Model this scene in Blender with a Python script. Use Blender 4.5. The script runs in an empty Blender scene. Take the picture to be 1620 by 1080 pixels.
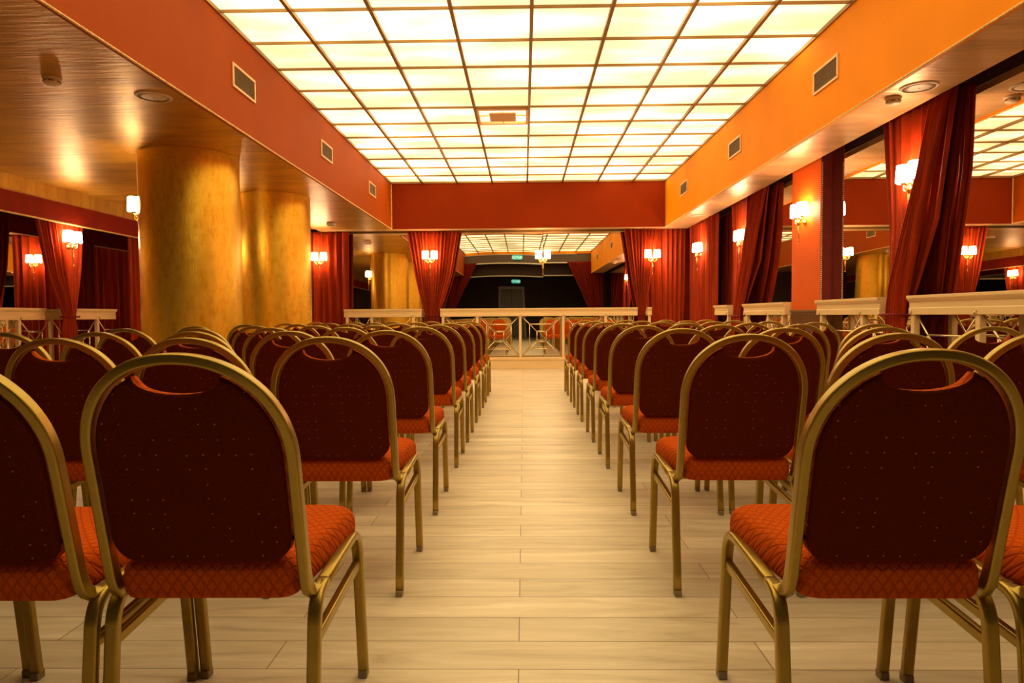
import bpy, bmesh, math, random
from mathutils import Vector, Matrix
R = random.Random(7)
S = bpy.context.scene
COL = S.collection
PI = math.pi

# ------------------------------------------------------------------ setup
S.view_settings.view_transform = 'Standard'
S.view_settings.look = 'None'
S.view_settings.gamma = 1
S.view_settings.exposure = EXPOSURE = 0.0
S.view_settings.use_curve_mapping = False
S.cycles.use_denoising = True
S.cycles.max_bounces = 10
S.cycles.glossy_bounces = 6
S.cycles.diffuse_bounces = 5
S.cycles.caustics_reflective = True; S.cycles.blur_glossy = 1.0
S.cycles.caustics_refractive = False
S.cycles.sample_clamp_indirect = 6
w = bpy.data.worlds.new('world'); S.world = w; w.use_nodes = True
w.node_tree.nodes['Background'].inputs[0].default_value = (.02, .012, .006, 1)
w.node_tree.nodes['Background'].inputs[1].default_value = .3

# camera, solved from the vanishing lines of the hall
F, PIT, YAW, ROL, H = 1069.5, .0385, .0178, -.0068, .9302
def cam_dir(x, y, z):
    u, v = x, -z
    cr, sr = math.cos(ROL), math.sin(ROL); u, v = cr*u+sr*v, -sr*u+cr*v
    x, z = u, -v
    cp, sp = math.cos(PIT), math.sin(PIT); y, z = cp*y+sp*z, -sp*y+cp*z
    cy, sy = math.cos(YAW), math.sin(YAW); x, y = cy*x-sy*y, sy*x+cy*y
    return Vector((x, y, z))
cd = bpy.data.cameras.new('camera'); co = bpy.data.objects.new('camera', cd); COL.objects.link(co)
cd.sensor_width = 36; cd.lens = 36*F/1620; cd.clip_start = .05
r_, f_, u_ = cam_dir(1, 0, 0), cam_dir(0, 1, 0), cam_dir(0, 0, 1)
M = Matrix((( r_.x, u_.x, -f_.x, 0), (r_.y, u_.y, -f_.y, 0), (r_.z, u_.z, -f_.z, H), (0, 0, 0, 1)))
co.matrix_world = M
S.camera = co

# ------------------------------------------------------------------ materials
def mat(name):
    m = bpy.data.materials.new(name); m.use_nodes = True
    nt = m.node_tree; b = nt.nodes['Principled BSDF']
    return m, nt, b
def N(nt, t, **k):
    n = nt.nodes.new(t)
    for a, v in k.items():
        if a.startswith('i_'):
            key = a[2:]
            n.inputs[int(key) if key.isdigit() else key.replace('_', ' ')].default_value = v
        else: setattr(n, a, v)
    return n
def coords(nt, scale=(1, 1, 1), loc=(0, 0, 0), rot=(0, 0, 0)):
    tc = N(nt, 'ShaderNodeTexCoord'); mp = N(nt, 'ShaderNodeMapping')
    mp.inputs['Location'].default_value = loc; mp.inputs['Scale'].default_value = scale; mp.inputs['Rotation'].default_value = rot
    nt.links.new(tc.outputs['Object'], mp.inputs[0]); return mp.outputs[0]
def ramp(nt, fac, stops):
    r = N(nt, 'ShaderNodeValToRGB'); e = r.color_ramp.elements
    while len(e) < len(stops): e.new(.5)
    for el, (p, c) in zip(e, stops): el.position = p; el.color = (*c, 1)
    nt.links.new(fac, r.inputs[0]); return r.outputs[0]
def bump(nt, b, h, strength=.3, dist=.01):
    bn = N(nt, 'ShaderNodeBump'); bn.inputs['Strength'].default_value = strength; bn.inputs['Distance'].default_value = dist
    nt.links.new(h, bn.inputs['Height']); nt.links.new(bn.outputs[0], b.inputs['Normal'])
def plain(name, col, rough=.5, metal=0., var=.12, nscale=(6, 6, 6), spec=None, bmp=0, sheen=0):
    m, nt, b = mat(name)
    n = N(nt, 'ShaderNodeTexNoise'); n.inputs['Scale'].default_value = 1; n.inputs['Detail'].default_value = 5
    nt.links.new(coords(nt, nscale), n.inputs['Vector'])
    lo = tuple(c*(1-var) for c in col); hi = tuple(min(1, c*(1+var)) for c in col)
    nt.links.new(ramp(nt, n.outputs[0], [(.3, lo), (.7, hi)]), b.inputs['Base Color'])
    b.inputs['Roughness'].default_value = rough; b.inputs['Metallic'].default_value = metal
    if spec is not None: b.inputs['Specular IOR Level'].default_value = spec
    if sheen: b.inputs['Sheen Weight'].default_value = sheen; b.inputs['Sheen Tint'].default_value = (*[min(1, c*2.2) for c in col], 1)
    if bmp: bump(nt, b, n.outputs[0], bmp, .01)
    return m
def emit(name, col, st):
    m, nt, b = mat(name)
    b.inputs['Base Color'].default_value = (*[min(1, c) for c in col], 1)
    b.inputs['Emission Color'].default_value = (*col, 1); b.inputs['Emission Strength'].default_value = st
    return m

MT = {}
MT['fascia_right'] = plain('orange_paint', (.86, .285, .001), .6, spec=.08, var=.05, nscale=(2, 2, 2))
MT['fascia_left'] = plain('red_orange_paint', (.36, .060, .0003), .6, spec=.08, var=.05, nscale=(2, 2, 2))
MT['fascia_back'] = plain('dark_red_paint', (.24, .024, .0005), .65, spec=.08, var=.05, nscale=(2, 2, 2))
MT['dark_red_paint'] = plain('deep_red_paint', (.22, .014, .004), .6, spec=.1, var=.1)
MT['pilaster'] = plain('pilaster_orange', (.66, .115, .006), .55, spec=.12, var=.06, nscale=(3, 3, 3))
MT['brown'] = plain('brown_panel', (.16, .07, .02), .45)
MT['dark_room'] = plain('dark_wall', (.035, .012, .007), .6)
MT['dark_beam'] = plain('dark_beam', (.10, .065, .045), .35, nscale=(1, 8, 8))
MT['dark_void'] = plain('dark_recess', (.12, .06, .03), .6)
MT['white_trim'] = plain('white_trim', (.8, .72, .6), .4, var=.03)
MT['cream'] = plain('cream_lacquer', (.80, .62, .34), .38, var=.05, nscale=(2, 2, 14))
MT['grid'] = plain('bronze_grid', (.34, .19, .06), .45, metal=.3)
MT['gold_tube'] = plain('gold_paint_metal', (.38, .265, .055), .34, metal=.85, var=.06, nscale=(30, 30, 30))
MT['brass'] = plain('brass', (.85, .58, .22), .22, metal=1, var=.05, nscale=(40, 40, 40))
MT['lattice'] = plain('champagne_metal', (.80, .66, .42), .25, metal=.9, var=.04)
MT['glide'] = plain('grey_plastic', (.22, .17, .11), .5)
MT['cord'] = plain('gold_cord', (.75, .48, .16), .5, nscale=(60, 60, 60), var=.35)
MT['plastic'] = plain('beige_plastic', (.74, .60, .42), .45, var=.04)
MT['vent_frame'] = plain('vent_frame', (.85, .55, .3), .4, var=.04)
MT['vent_dark'] = plain('vent_mesh', (.20, .115, .035), .6)
MT['door_frame'] = plain('door_frame', (.5, .5, .58), .4, var=.03)
MT['door_leaf'] = plain('door_leaf', (.16, .19, .17), .25, var=.05)
MT['sign_green'] = emit('sign_green', (.05, .42, .33), 1.1)
MT['sign_white'] = emit('sign_white', (.65, .95, .85), 1.0)
MT['shade'] = emit('lit_shade', (1.0, .72, .42), 46)
MT['dark_red_fabric'] = plain('dark_red_fabric', (.16, .012, .008), .85, nscale=(4, 4, 40))

# gold brushed soffit
def soffit_mat(name, c0, c1, c2, rough, metal):
    m, nt, b = mat(name)
    n = N(nt, 'ShaderNodeTexNoise'); n.inputs['Scale'].default_value = 1; n.inputs['Detail'].default_value = 8; n.inputs['Distortion'].default_value = .8
    nt.links.new(coords(nt, (1.6, 7, 1), rot=(0, 0, .12)), n.inputs['Vector'])
    nt.links.new(ramp(nt, n.outputs[0], [(.3, c0), (.5, c1), (.72, c2)]), b.inputs['Base Color'])
    n2 = N(nt, 'ShaderNodeTexNoise'); n2.inputs['Scale'].default_value = 1; n2.inputs['Detail'].default_value = 6
    nt.links.new(coords(nt, (4, 34, 1), rot=(0, 0, .15)), n2.inputs['Vector'])
    b.inputs['Metallic'].default_value = metal; b.inputs['Roughness'].default_value = rough
    bump(nt, b, n2.outputs[0], .55, .012)
    return m
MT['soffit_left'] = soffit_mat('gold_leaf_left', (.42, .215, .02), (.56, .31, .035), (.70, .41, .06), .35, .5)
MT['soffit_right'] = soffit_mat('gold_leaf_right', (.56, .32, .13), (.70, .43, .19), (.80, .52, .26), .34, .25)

# textured gold columns
def column_mat():
    m, nt, b = mat('textured_gold')
    n = N(nt, 'ShaderNodeTexNoise'); n.inputs['Scale'].default_value = 1; n.inputs['Detail'].default_value = 9; n.inputs['Roughness'].default_value = .7
    nt.links.new(coords(nt, (22, 22, 9)), n.inputs['Vector'])
    nt.links.new(ramp(nt, n.outputs[0], [(.32, (.78, .46, .02)), (.5, (.97, .63, .05)), (.7, (1.0, .72, .09))]), b.inputs['Base Color'])
    b.inputs['Roughness'].default_value = .27; b.inputs['Metallic'].default_value = 0.72
    bump(nt, b, n.outputs[0], .35, .01); return m
MT['column'] = column_mat()

# floor planks
def floor_mat():
    m, nt, b = mat('pale_plank_floor')
    br = N(nt, 'ShaderNodeTexBrick'); br.offset = .5; br.offset_frequency = 2; br.squash = 1
    for k, v in (('Scale', 1), ('Mortar Size', .0016), ('Mortar Smooth', .1), ('Bias', 0), ('Brick Width', 1.335), ('Row Height', .1528)): br.inputs[k].default_value = v
    br.inputs['Color1'].default_value = (.0, .0, .0, 1); br.inputs['Color2'].default_value = (1, 1, 1, 1); br.inputs['Mortar'].default_value = (.5, .5, .5, 1)
    nt.links.new(coords(nt, loc=(.687+1.335*8, -2.203+.1528*60, 0)), br.inputs['Vector'])
    n = N(nt, 'ShaderNodeTexNoise'); n.inputs['Scale'].default_value = 1; n.inputs['Detail'].default_value = 9; n.inputs['Roughness'].default_value = .62; n.inputs['Distortion'].default_value = .9
    nt.links.new(coords(nt, (1.9, 15, 1)), n.inputs['Vector'])
    wood = ramp(nt, n.outputs[0], [(.25, (.44, .355, .25)), (.42, (.64, .555, .425)), (.6, (.74, .66, .53)), (.78, (.90, .83, .71))])
    mx = N(nt, 'ShaderNodeMix', data_type='RGBA', blend_type='MULTIPLY'); mx.inputs['Factor'].default_value = 1
    tone = ramp(nt, br.outputs['Color'], [(0, (.84, .83, .80)), (1, (1.05, 1.03, 1.0))])
    nt.links.new(wood, mx.inputs[6]); nt.links.new(tone, mx.inputs[7])
    mx2 = N(nt, 'ShaderNodeMix', data_type='RGBA'); mx2.inputs[7].default_value = (.22, .15, .09, 1)
    nt.links.new(br.outputs['Fac'], mx2.inputs['Factor']); nt.links.new(mx.outputs[2], mx2.inputs[6])
    nt.links.new(mx2.outputs[2], b.inputs['Base Color'])
    b.inputs['Roughness'].default_value = .36; b.inputs['Specular IOR Level'].default_value = .45
    bump(nt, b, n.outputs[0], .08, .004); return m
MT['floor'] = floor_mat()

# luminous ceiling: opal panels with lamps shining through unevenly
def ceiling_mat():
    m, nt, b = mat('opal_light_panel')
    n = N(nt, 'ShaderNodeTexNoise'); n.inputs['Scale'].default_value = 1; n.inputs['Detail'].default_value = 2
    nt.links.new(coords(nt, (.9, 2.2, 1), loc=(3.1, .4, 0)), n.inputs['Vector'])
    st = ramp(nt, n.outputs[0], [(.30, (.60, .60, .60)), (.44, (.82, .82, .82)), (.58, (1.5, 1.5, 1.5)), (.74, (2.6, 2.6, 2.6))])
    b.inputs['Base Color'].default_value = (.7, .6, .4, 1)
    b.inputs['Emission Color'].default_value = (1.0, .775, .37, 1)
    mm = N(nt, 'ShaderNodeMath', operation='MULTIPLY'); mm.inputs[1].default_value = 1.78; nt.links.new(st, mm.inputs[0]); st = mm.outputs[0]
    nt.links.new(st, b.inputs['Emission Strength'])
    b.inputs['Roughness'].default_value = .5
    return m
MT['ceiling'] = ceiling_mat()

# upholstery with woven diamonds
def fold(nt, rot):
    tc = N(nt, 'ShaderNodeTexCoord'); sp = N(nt, 'ShaderNodeSeparateXYZ'); nt.links.new(tc.outputs['Object'], sp.inputs[0])
    ad = N(nt, 'ShaderNodeMath', operation='ADD'); nt.links.new(sp.outputs[1], ad.inputs[0]); nt.links.new(sp.outputs[2], ad.inputs[1])
    cb = N(nt, 'ShaderNodeCombineXYZ'); nt.links.new(sp.outputs[0], cb.inputs[0]); nt.links.new(ad.outputs[0], cb.inputs[1])
    mp = N(nt, 'ShaderNodeMapping'); mp.inputs['Rotation'].default_value = (0, 0, rot); nt.links.new(cb.outputs[0], mp.inputs[0]); return mp.outputs[0]
def fabric_mat(name, c_lo, c_hi, dots=False):
    m, nt, b = mat(name)
    outs = []
    for rot in (.62, -.62):
        wv = N(nt, 'ShaderNodeTexWave', wave_type='BANDS', bands_direction='X'); wv.inputs['Scale'].default_value = 17.5; wv.inputs['Distortion'].default_value = .25; wv.inputs['Detail'].default_value = 1
        nt.links.new(fold(nt, rot), wv.inputs['Vector'])
        pw = N(nt, 'ShaderNodeMath', operation='POWER'); pw.inputs[1].default_value = 7
        nt.links.new(wv.outputs['Fac'], pw.inputs[0]); outs.append(pw.outputs[0])
    mxm = N(nt, 'ShaderNodeMath', operation='MAXIMUM'); nt.links.new(outs[0], mxm.inputs[0]); nt.links.new(outs[1], mxm.inputs[1])
    nz = N(nt, 'ShaderNodeTexNoise'); nz.inputs['Scale'].default_value = 260
    nt.links.new(coords(nt), nz.inputs['Vector'])
    base = ramp(nt, mxm.outputs[0], [(0, c_hi), (1, c_lo)])
    mx = N(nt, 'ShaderNodeMix', data_type='RGBA', blend_type='MULTIPLY'); mx.inputs['Factor'].default_value = .5
    nt.links.new(base, mx.inputs[6]); nt.links.new(ramp(nt, nz.outputs[0], [(.3, (.6, .6, .6)), (.7, (1.25, 1.25, 1.25))]), mx.inputs[7])
    last = mx.outputs[2]
    if dots:
        vo = N(nt, 'ShaderNodeTexVoronoi'); vo.inputs['Scale'].default_value = 34; vo.inputs['Randomness'].default_value = .12
        nt.links.new(coords(nt, (1, 0, 1)), vo.inputs['Vector'])
        lt = N(nt, 'ShaderNodeMath', operation='LESS_THAN'); lt.inputs[1].default_value = .06
        nt.links.new(vo.outputs['Distance'], lt.inputs[0])
        m3 = N(nt, 'ShaderNodeMix', data_type='RGBA'); m3.inputs[7].default_value = (.40, .12, .03, 1)
        nt.links.new(lt.outputs[0], m3.inputs['Factor']); nt.links.new(last, m3.inputs[6]); last = m3.outputs[2]
    nt.links.new(last, b.inputs['Base Color'])
    b.inputs['Roughness'].default_value = .9; b.inputs['Specular IOR Level'].default_value = .06
    inv = N(nt, 'ShaderNodeMath', operation='SUBTRACT'); inv.inputs[0].default_value = 1
    nt.links.new(mxm.outputs[0], inv.inputs[1])
    bump(nt, b, inv.outputs[0], .08 if dots else .5, .004); return m
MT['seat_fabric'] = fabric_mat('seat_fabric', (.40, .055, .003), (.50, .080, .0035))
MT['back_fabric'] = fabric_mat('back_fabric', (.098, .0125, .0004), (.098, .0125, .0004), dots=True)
# velvet
def velvet(name, c):
    m, nt, b = mat(name)
    n = N(nt, 'ShaderNodeTexNoise'); n.inputs['Scale'].default_value = 1; n.inputs['Detail'].default_value = 4
    nt.links.new(coords(nt, (14, 14, 1.2)), n.inputs['Vector'])
    nt.links.new(ramp(nt, n.outputs[0], [(.3, tuple(x*.75 for x in c)), (.7, tuple(x*1.2 for x in c))]), b.inputs['Base Color'])
    b.inputs['Roughness'].default_value = .6; b.inputs['Specular IOR Level'].default_value = .12
    b.inputs['Sheen Weight'].default_value = .2; b.inputs['Sheen Tint'].default_value = (1, .25, .15, 1); b.inputs['Sheen Roughness'].default_value = .4
    return m
MT['velvet'] = velvet('red_velvet', (.31, .030, .0035))
MT['velvet_dark'] = velvet('dark_red_velvet', (.17, .010, .004))
def mirror_mat(name, c, rough):
    m, nt, b = mat(name)
    n = N(nt, 'ShaderNodeTexNoise'); n.inputs['Scale'].default_value = .7
    nt.links.new(coords(nt), n.inputs['Vector'])
    nt.links.new(ramp(nt, n.outputs[0], [(.3, tuple(x*.97 for x in c)), (.7, c)]), b.inputs['Base Color'])
    b.inputs['Metallic'].default_value = 1; b.inputs['Roughness'].default_value = rough
    return m
MT['mirror'] = mirror_mat('mirror_glass', (.80, .76, .68), .004)

# ------------------------------------------------------------------ mesh helpers
class MB:
    def __init__(s): s.v = []; s.f = []; s.sm = []
    def add(s, vs, fs, smooth=False):
        o = len(s.v); s.v += [tuple(v) for v in vs]; s.f += [tuple(i+o for i in f) for f in fs]; s.sm += [smooth]*len(fs); return s
    def box(s, a, b):
        x0, y0, z0 = a; x1, y1, z1 = b
        return s.add([(x0,y0,z0),(x1,y0,z0),(x1,y1,z0),(x0,y1,z0),(x0,y0,z1),(x1,y0,z1),(x1,y1,z1),(x0,y1,z1)],
              [(0,3,2,1),(4,5,6,7),(0,1,5,4),(1,2,6,5),(2,3,7,6),(3,0,4,7)])
    def sweep(s, pts, w, h, up=(0,0,1), n=8, closed=False, p=.72, taper=None):
        """rounded rectangular (superellipse) tube along a polyline; w across, h along 'up'"""
        pts = [Vector(q) for q in pts]; rings = []; L = len(pts); up0 = Vector(up)
        for i, q in enumerate(pts):
            if closed: t = pts[(i+1) % L]-pts[i-1]
            else: t = pts[min(i+1, L-1)]-pts[max(i-1, 0)]
            t.normalize()
            side = t.cross(up0)
            if side.length < 1e-4: side = t.cross(Vector((0, 1, .01)))
            side.normalize(); u = side.cross(t).normalized()
            k = taper[i] if taper else 1
            ring = []
            for j in range(n):
                a = 2*PI*(j+.5)/n; c, d = math.cos(a), math.sin(a)
                ring.append(q+side*(w/2*k*math.copysign(abs(c)**p, c))+u*(h/2*k*math.copysign(abs(d)**p, d)))
            rings.append(ring)
        vs = [v for r in rings for v in r]; fs = []
        m = L if closed else L-1
        for i in range(m):
            a, b = i*n, ((i+1) % L)*n
            for j in range(n): fs.append((a+j, a+(j+1) % n, b+(j+1) % n, b+j))
        if not closed: fs.append(tuple(range(n-1, -1, -1))); fs.append(tuple((L-1)*n+j for j in range(n)))
        return s.add(vs, fs, True)
    def bar(s, pts, w, h, up=(0,0,1), rad=.25):
        """flat rectangular tube with rounded corners"""
        pts = [Vector(q) for q in pts]; L = len(pts); up0 = Vector(up); prof = []
        r = min(w, h)*rad
        for cx, cy, a0 in ((w/2-r, h/2-r, 0), (-w/2+r, h/2-r, PI/2), (-w/2+r, -h/2+r, PI), (w/2-r, -h/2+r, 1.5*PI)):
            for k in range(4): a = a0+PI/2*k/3; prof.append((cx+r*math.cos(a), cy+r*math.sin(a)))
        n = len(prof); vs = []; fs = []
        for i, q in enumerate(pts):
            t = (pts[min(i+1, L-1)]-pts[max(i-1, 0)]).normalized()
            side = t.cross(up0).normalized(); u = side.cross(t).normalized()
            vs += [q+side*a+u*b for a, b in prof]
        for i in range(L-1):
            for j in range(n): fs.append((i*n+j, i*n+(j+1) % n, (i+1)*n+(j+1) % n, (i+1)*n+j))
        fs.append(tuple(range(n-1, -1, -1))); fs.append(tuple((L-1)*n+j for j in range(n)))
        return s.add(vs, fs, True)
    def lathe(s, prof, c=(0,0,0), n=20, axis='z', cap=True):
        vs = []; fs = []
        for r, z in prof:
            for j in range(n):
                a = 2*PI*j/n
                p = (r*math.cos(a), r*math.sin(a), z)
                if axis == 'x': p = (p[2], p[0], p[1])
                if axis == 'y': p = (p[0], p[2], p[1])
                vs.append((c[0]+p[0], c[1]+p[1], c[2]+p[2]))
        for i in range(len(prof)-1):
            for j in range(n): fs.append((i*n+j, i*n+(j+1) % n, (i+1)*n+(j+1) % n, (i+1)*n+j))
        if cap: fs.append(tuple(range(n-1, -1, -1))); fs.append(tuple((len(prof)-1)*n+j for j in range(n)))
        return s.add(vs, fs, True)
    def extrude(s, prof, axis, a, b):
        """closed 2D profile extruded along an axis: 'x' -> profile (y,z); 'y' -> profile (x,z)"""
        n = len(prof)
        P = (lambda p, t: (t, p[0], p[1])) if axis == 'x' else ((lambda p, t: (p[0], t, p[1])) if axis == 'y' else (lambda p, t: (p[0], p[1], t)))
        vs = [P(p, a) for p in prof]+[P(p, b) for p in prof]
        fs = [(i, (i+1) % n, n+(i+1) % n, n+i) for i in range(n)]+[tuple(range(n-1, -1, -1)), tuple(range(n, 2*n))]
        return s.add(vs, fs)
    def build(s, name, m, parent=None, bevel=0, bseg=2, solid=0):
        me = bpy.data.meshes.new(name); me.from_pydata(s.v, [], s.f)
        bm = bmesh.new(); bm.from_mesh(me); bmesh.ops.recalc_face_normals(bm, faces=bm.faces)
        for f, k in zip(bm.faces, s.sm): f.smooth = k
        bm.to_mesh(me); bm.free()
        me.materials.append(MT[m] if isinstance(m, str) else m)
        o = bpy.data.objects.new(name, me); COL.objects.link(o)
        if parent is not None: o.parent = parent
        if solid:
            md = o.modifiers.new('thickness', 'SOLIDIFY'); md.thickness = solid; md.offset = 0
        if bevel:
            md = o.modifiers.new('bevel', 'BEVEL'); md.width = bevel; md.segments = bseg; md.limit_method = 'ANGLE'; md.angle_limit = .6
            md.harden_normals = False
        return o
def crisp(o):
    """bake face-weighted normals so flat faces read flat and corners stay round"""
    md = o.modifiers.new('n', 'WEIGHTED_NORMAL'); md.weight = 100
    dg = bpy.context.evaluated_depsgraph_get(); me = bpy.data.meshes.new_from_object(o.evaluated_get(dg), preserve_all_data_layers=True, depsgraph=dg)
    o.modifiers.clear(); o.data = me; return o
def tag(o, label=None, cat=None, group=None, kind=None):
    if label: o['label'] = label
    if cat: o['category'] = cat
    if group: o['group'] = group
    if kind: o['kind'] = kind
    return o
def empty(name, loc, rz=0, **k):
    o = bpy.data.objects.new(name, None); COL.objects.link(o); o.location = loc; o.rotation_euler = (0, 0, rz)
    o.empty_display_size = .1
    return tag(o, **k)
def dup(src, loc, rz=0, **k):
    r = src.copy(); COL.objects.link(r); r.location = loc; r.rotation_euler = (0, 0, rz); tag(r, **k)
    for ch in KIDS[src.name]:
        c = ch.copy(); COL.objects.link(c); c.parent = r
        for g in KIDS.get(ch.name, ()):
            d = g.copy(); COL.objects.link(d); d.parent = c
    return r
KIDS = {}
def kids(o):
    KIDS[o.name] = [c for c in COL.objects if c.parent == o]
    for c in KIDS[o.name]: KIDS[c.name] = [g for g in COL.objects if g.parent == c]
def struct(name, mb, m, label=None, **k):
    o = mb.build(name, m, **k); o['kind'] = 'structure'
    if label: o['label'] = label
    return o

# ------------------------------------------------------------------ hall dimensions
XL, XR, D = -2.2681, 2.4264, 11.647          # fascias of the light well
ZS, ZC = 2.4264, 3.2082                      # soffit, luminous ceiling
Y0 = -.25                                    # near end of the hall (behind the viewer)
XRS, XRM = 2.87, 3.0                         # right soffit edge, right mirror
YBS, YBM = 11.95, 12.10                      # back soffit edge, back mirror
XLS, XLF, XLM = -3.575, -5.45, -6.1         # left soffit step, left fascia, left mirror
ZS2 = 2.47
YR = -5.4                                    # far wall of the dark room behind the viewer

struct('floor', MB().box((-6.4, YR-.1, -.1), (3.4, 12.4, 0)), 'floor', 'pale plank laminate floor')
# luminous ceiling + bronze grid
struct('ceiling', MB().box((XL-.05, Y0, ZC+.02), (XR+.05, D+.05, ZC+.06)), 'ceiling', 'luminous ceiling of opal panels')
gm = MB()
xg, yg, P = -1.7277, 5.1074, .6
for i in range(7): gm.box((xg+i*P-.014, Y0, ZC-.012), (xg+i*P+.014, D, ZC+.02))
k = -10
while yg+k*P < D-.1:
    y = yg+k*P; k += 1
    if y < Y0: continue
    gm.box((XL, y-.005, ZC-.004), (XR, y+.005, ZC+.019))
gm.box((XL, Y0, ZC-.012), (XL+.012, D, ZC+.02)); gm.box((XR-.012, Y0, ZC-.012), (XR, D, ZC+.02)); gm.box((XL, D-.012, ZC-.012), (XR, D, ZC+.02))
struct('trim_1', gm, 'grid', 'bronze grid of bars between the luminous ceiling panels')
# fascias of the light well
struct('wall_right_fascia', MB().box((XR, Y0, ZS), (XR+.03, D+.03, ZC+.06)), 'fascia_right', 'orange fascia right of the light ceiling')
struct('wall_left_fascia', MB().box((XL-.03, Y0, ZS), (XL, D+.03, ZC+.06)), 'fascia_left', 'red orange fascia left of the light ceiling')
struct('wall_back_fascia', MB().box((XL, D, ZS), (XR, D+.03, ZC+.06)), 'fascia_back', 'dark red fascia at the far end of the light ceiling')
# soffits
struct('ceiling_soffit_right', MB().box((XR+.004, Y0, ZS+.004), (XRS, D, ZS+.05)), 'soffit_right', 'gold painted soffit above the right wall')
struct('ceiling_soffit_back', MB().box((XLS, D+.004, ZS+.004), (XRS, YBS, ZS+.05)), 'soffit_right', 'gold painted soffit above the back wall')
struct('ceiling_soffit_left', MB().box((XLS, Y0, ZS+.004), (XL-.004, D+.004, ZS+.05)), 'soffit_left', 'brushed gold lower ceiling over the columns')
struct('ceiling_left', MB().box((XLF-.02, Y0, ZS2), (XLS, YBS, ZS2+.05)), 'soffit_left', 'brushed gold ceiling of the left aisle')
# recesses above mirrors
rc = MB()
rc.box((XRS, Y0, 2.60), (3.06, 12.3, 2.65)); rc.box((XRS, Y0, ZS+.05), (XRS+.01, YBS, 2.62))
rc.box((XLM-.06, YBS, 2.60), (3.06, 12.3, 2.65)); rc.box((XLM, YBS, ZS+.05), (XRS, YBS+.01, 2.62))
struct('ceiling_recess', rc, 'dark_void', 'dark recess over the mirrors and curtain tracks')
# cords along fascias
def rope(a, b, r=.008):
    a, b = Vector(a), Vector(b); L = (b-a).length; n = int(L/.012); m = MB()
    d = (b-a).normalized(); up = Vector((0, 0, 1)) if abs(d.z) < .9 else Vector((1, 0, 0))
    m.sweep([a+d*(L*i/n) for i in range(n+1)], 2*r, 2*r, up=up, n=6, p=1, taper=[1+.16*math.sin(i*2.2) for i in range(n+1)])
    return m
tr = [rope((XR-.004, Y0, ZS-.002), (XR-.004, D, ZS-.002)), rope((XL+.004, Y0, ZS-.002), (XL+.004, D, ZS-.002)),
      rope((XL+.008, D-.008, ZS), (XL+.008, D-.008, ZC-.02), .010), rope((XR-.006, D-.006, ZS), (XR-.006, D-.006, ZC-.02), .006)]
for i, (m, l) in enumerate(zip(tr, ('gold cord along the lower edge of the right fascia', 'gold cord along the lower edge of the left fascia',
        'beige cord in the far left corner of the light well', 'cord in the far right corner of the light well'))):
    struct('trim_%d' % (i+2), m, 'cord' if i < 3 else 'grid', l)
# left outer fascia: gold strip over a deep red beam
struct('wall_left_beam', MB().box((XLF-.04, Y0, 2.07), (XLF-.01, 12.0, 2.2976)), 'dark_red_paint', 'deep red beam over the left balustrade')
struct('trim_6', MB().box((XLF-.05, Y0, 2.31), (XLF, 12.0, ZS2+.01)).box((XLF-.05, Y0, 2.296), (XLF-.02, 12.0, 2.312)), 'soffit_left', 'gold strip over the deep red beam')
struct('ceiling_left_recess', MB().box((XLM-.1, Y0, 2.35), (XLF-.05, 12.2, 2.4)).box((XLF-.05, Y0, 2.07), (XLF-.04, 12, 2.35)), 'dark_red_paint', 'dark red recess behind the left beam')
struct('trim_7', MB().box((XLF-.05, Y0, 2.06), (XLF-.008, 12.0, 2.072)), 'cord', 'thin gold moulding under the deep red beam')
# walls behind the mirrors
struct('wall_right', MB().box((3.05, YR, 0), (3.2, 12.3, 2.7)), 'dark_room', 'wall behind the right mirrors')
struct('wall_back', MB().box((-6.3, 12.15, 0), (3.2, 12.3, 2.7)), 'dark_red_paint', 'wall behind the back mirrors')
struct('wall_left', MB().box((-6.3, Y0-.1, 0), (-6.15, 12.3, 2.7)), 'dark_red_paint', 'wall behind the left mirrors')
# near end of the hall and the dark room behind the viewer (seen in the back mirror)
struct('wall_front_left', MB().box((-6.1, Y0-.15, 0), (-2.75, Y0-.02, 2.6)), 'dark_room', 'dark wall at the near end of the left aisle')
struct('wall_front_fascia', MB().box((XL, Y0-.03, 3.14), (XR, Y0, ZC+.06)), 'fascia_right', 'orange strip at the near end of the light ceiling')
struct('wall_front_beam', MB().box((-2.8, Y0-.25, 2.83), (3.05, Y0-.031, 3.3)), 'dark_beam', 'dark glossy beam at the near end of the hall')
struct('trim_8', MB().box((XL, Y0-.03, 3.115), (1.9, Y0-.012, 3.14)).box((XL, Y0-.03, 2.80), (1.9, Y0-.005, 2.835)), 'white_trim', 'white mouldings on the dark beam')
struct('wall_front_valance', MB().box((-2.8, Y0-1.0, 2.40), (3.05, Y0-.6, 3.0)), 'dark_room', 'dark valance behind the beam')
struct('trim_9', MB().box((-2.3, Y0-.6, 2.375), (2.1, Y0-.57, 2.41)), 'white_trim', 'white moulding under the dark valance')
struct('ceiling_front', MB().box((-6.1, YR-.1, 2.83), (3.1, Y0-.05, 2.9)), 'dark_room', 'dark ceiling behind the viewer')
struct('wall_front', MB().box((-6.1, YR-.1, 0), (3.1, YR, 2.9)), 'dark_room', 'dark far wall behind the viewer')
struct('wall_front_side', MB().box((-3.3, YR, 0), (-3.1, Y0-.1, 2.9)), 'dark_room', 'dark side wall behind the viewer')
d = MB(); x0, x1 = -1.02, -.02
d.box((x0-.09, YR, 0), (x0, YR+.08, 2.2)); d.box((x1, YR, 0), (x1+.09, YR+.08, 2.2)); d.box((x0, YR, 2.08), (x1, YR+.08, 2.2))
dr = struct('door_1', d, 'door_frame', 'grey door frame in the dark far wall', bevel=.01)
lf = MB().box((x0, YR, 0), (x0+.5, YR+.03, 2.08)).build('door_leaf', 'door_leaf', dr, bevel=.006)
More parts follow.
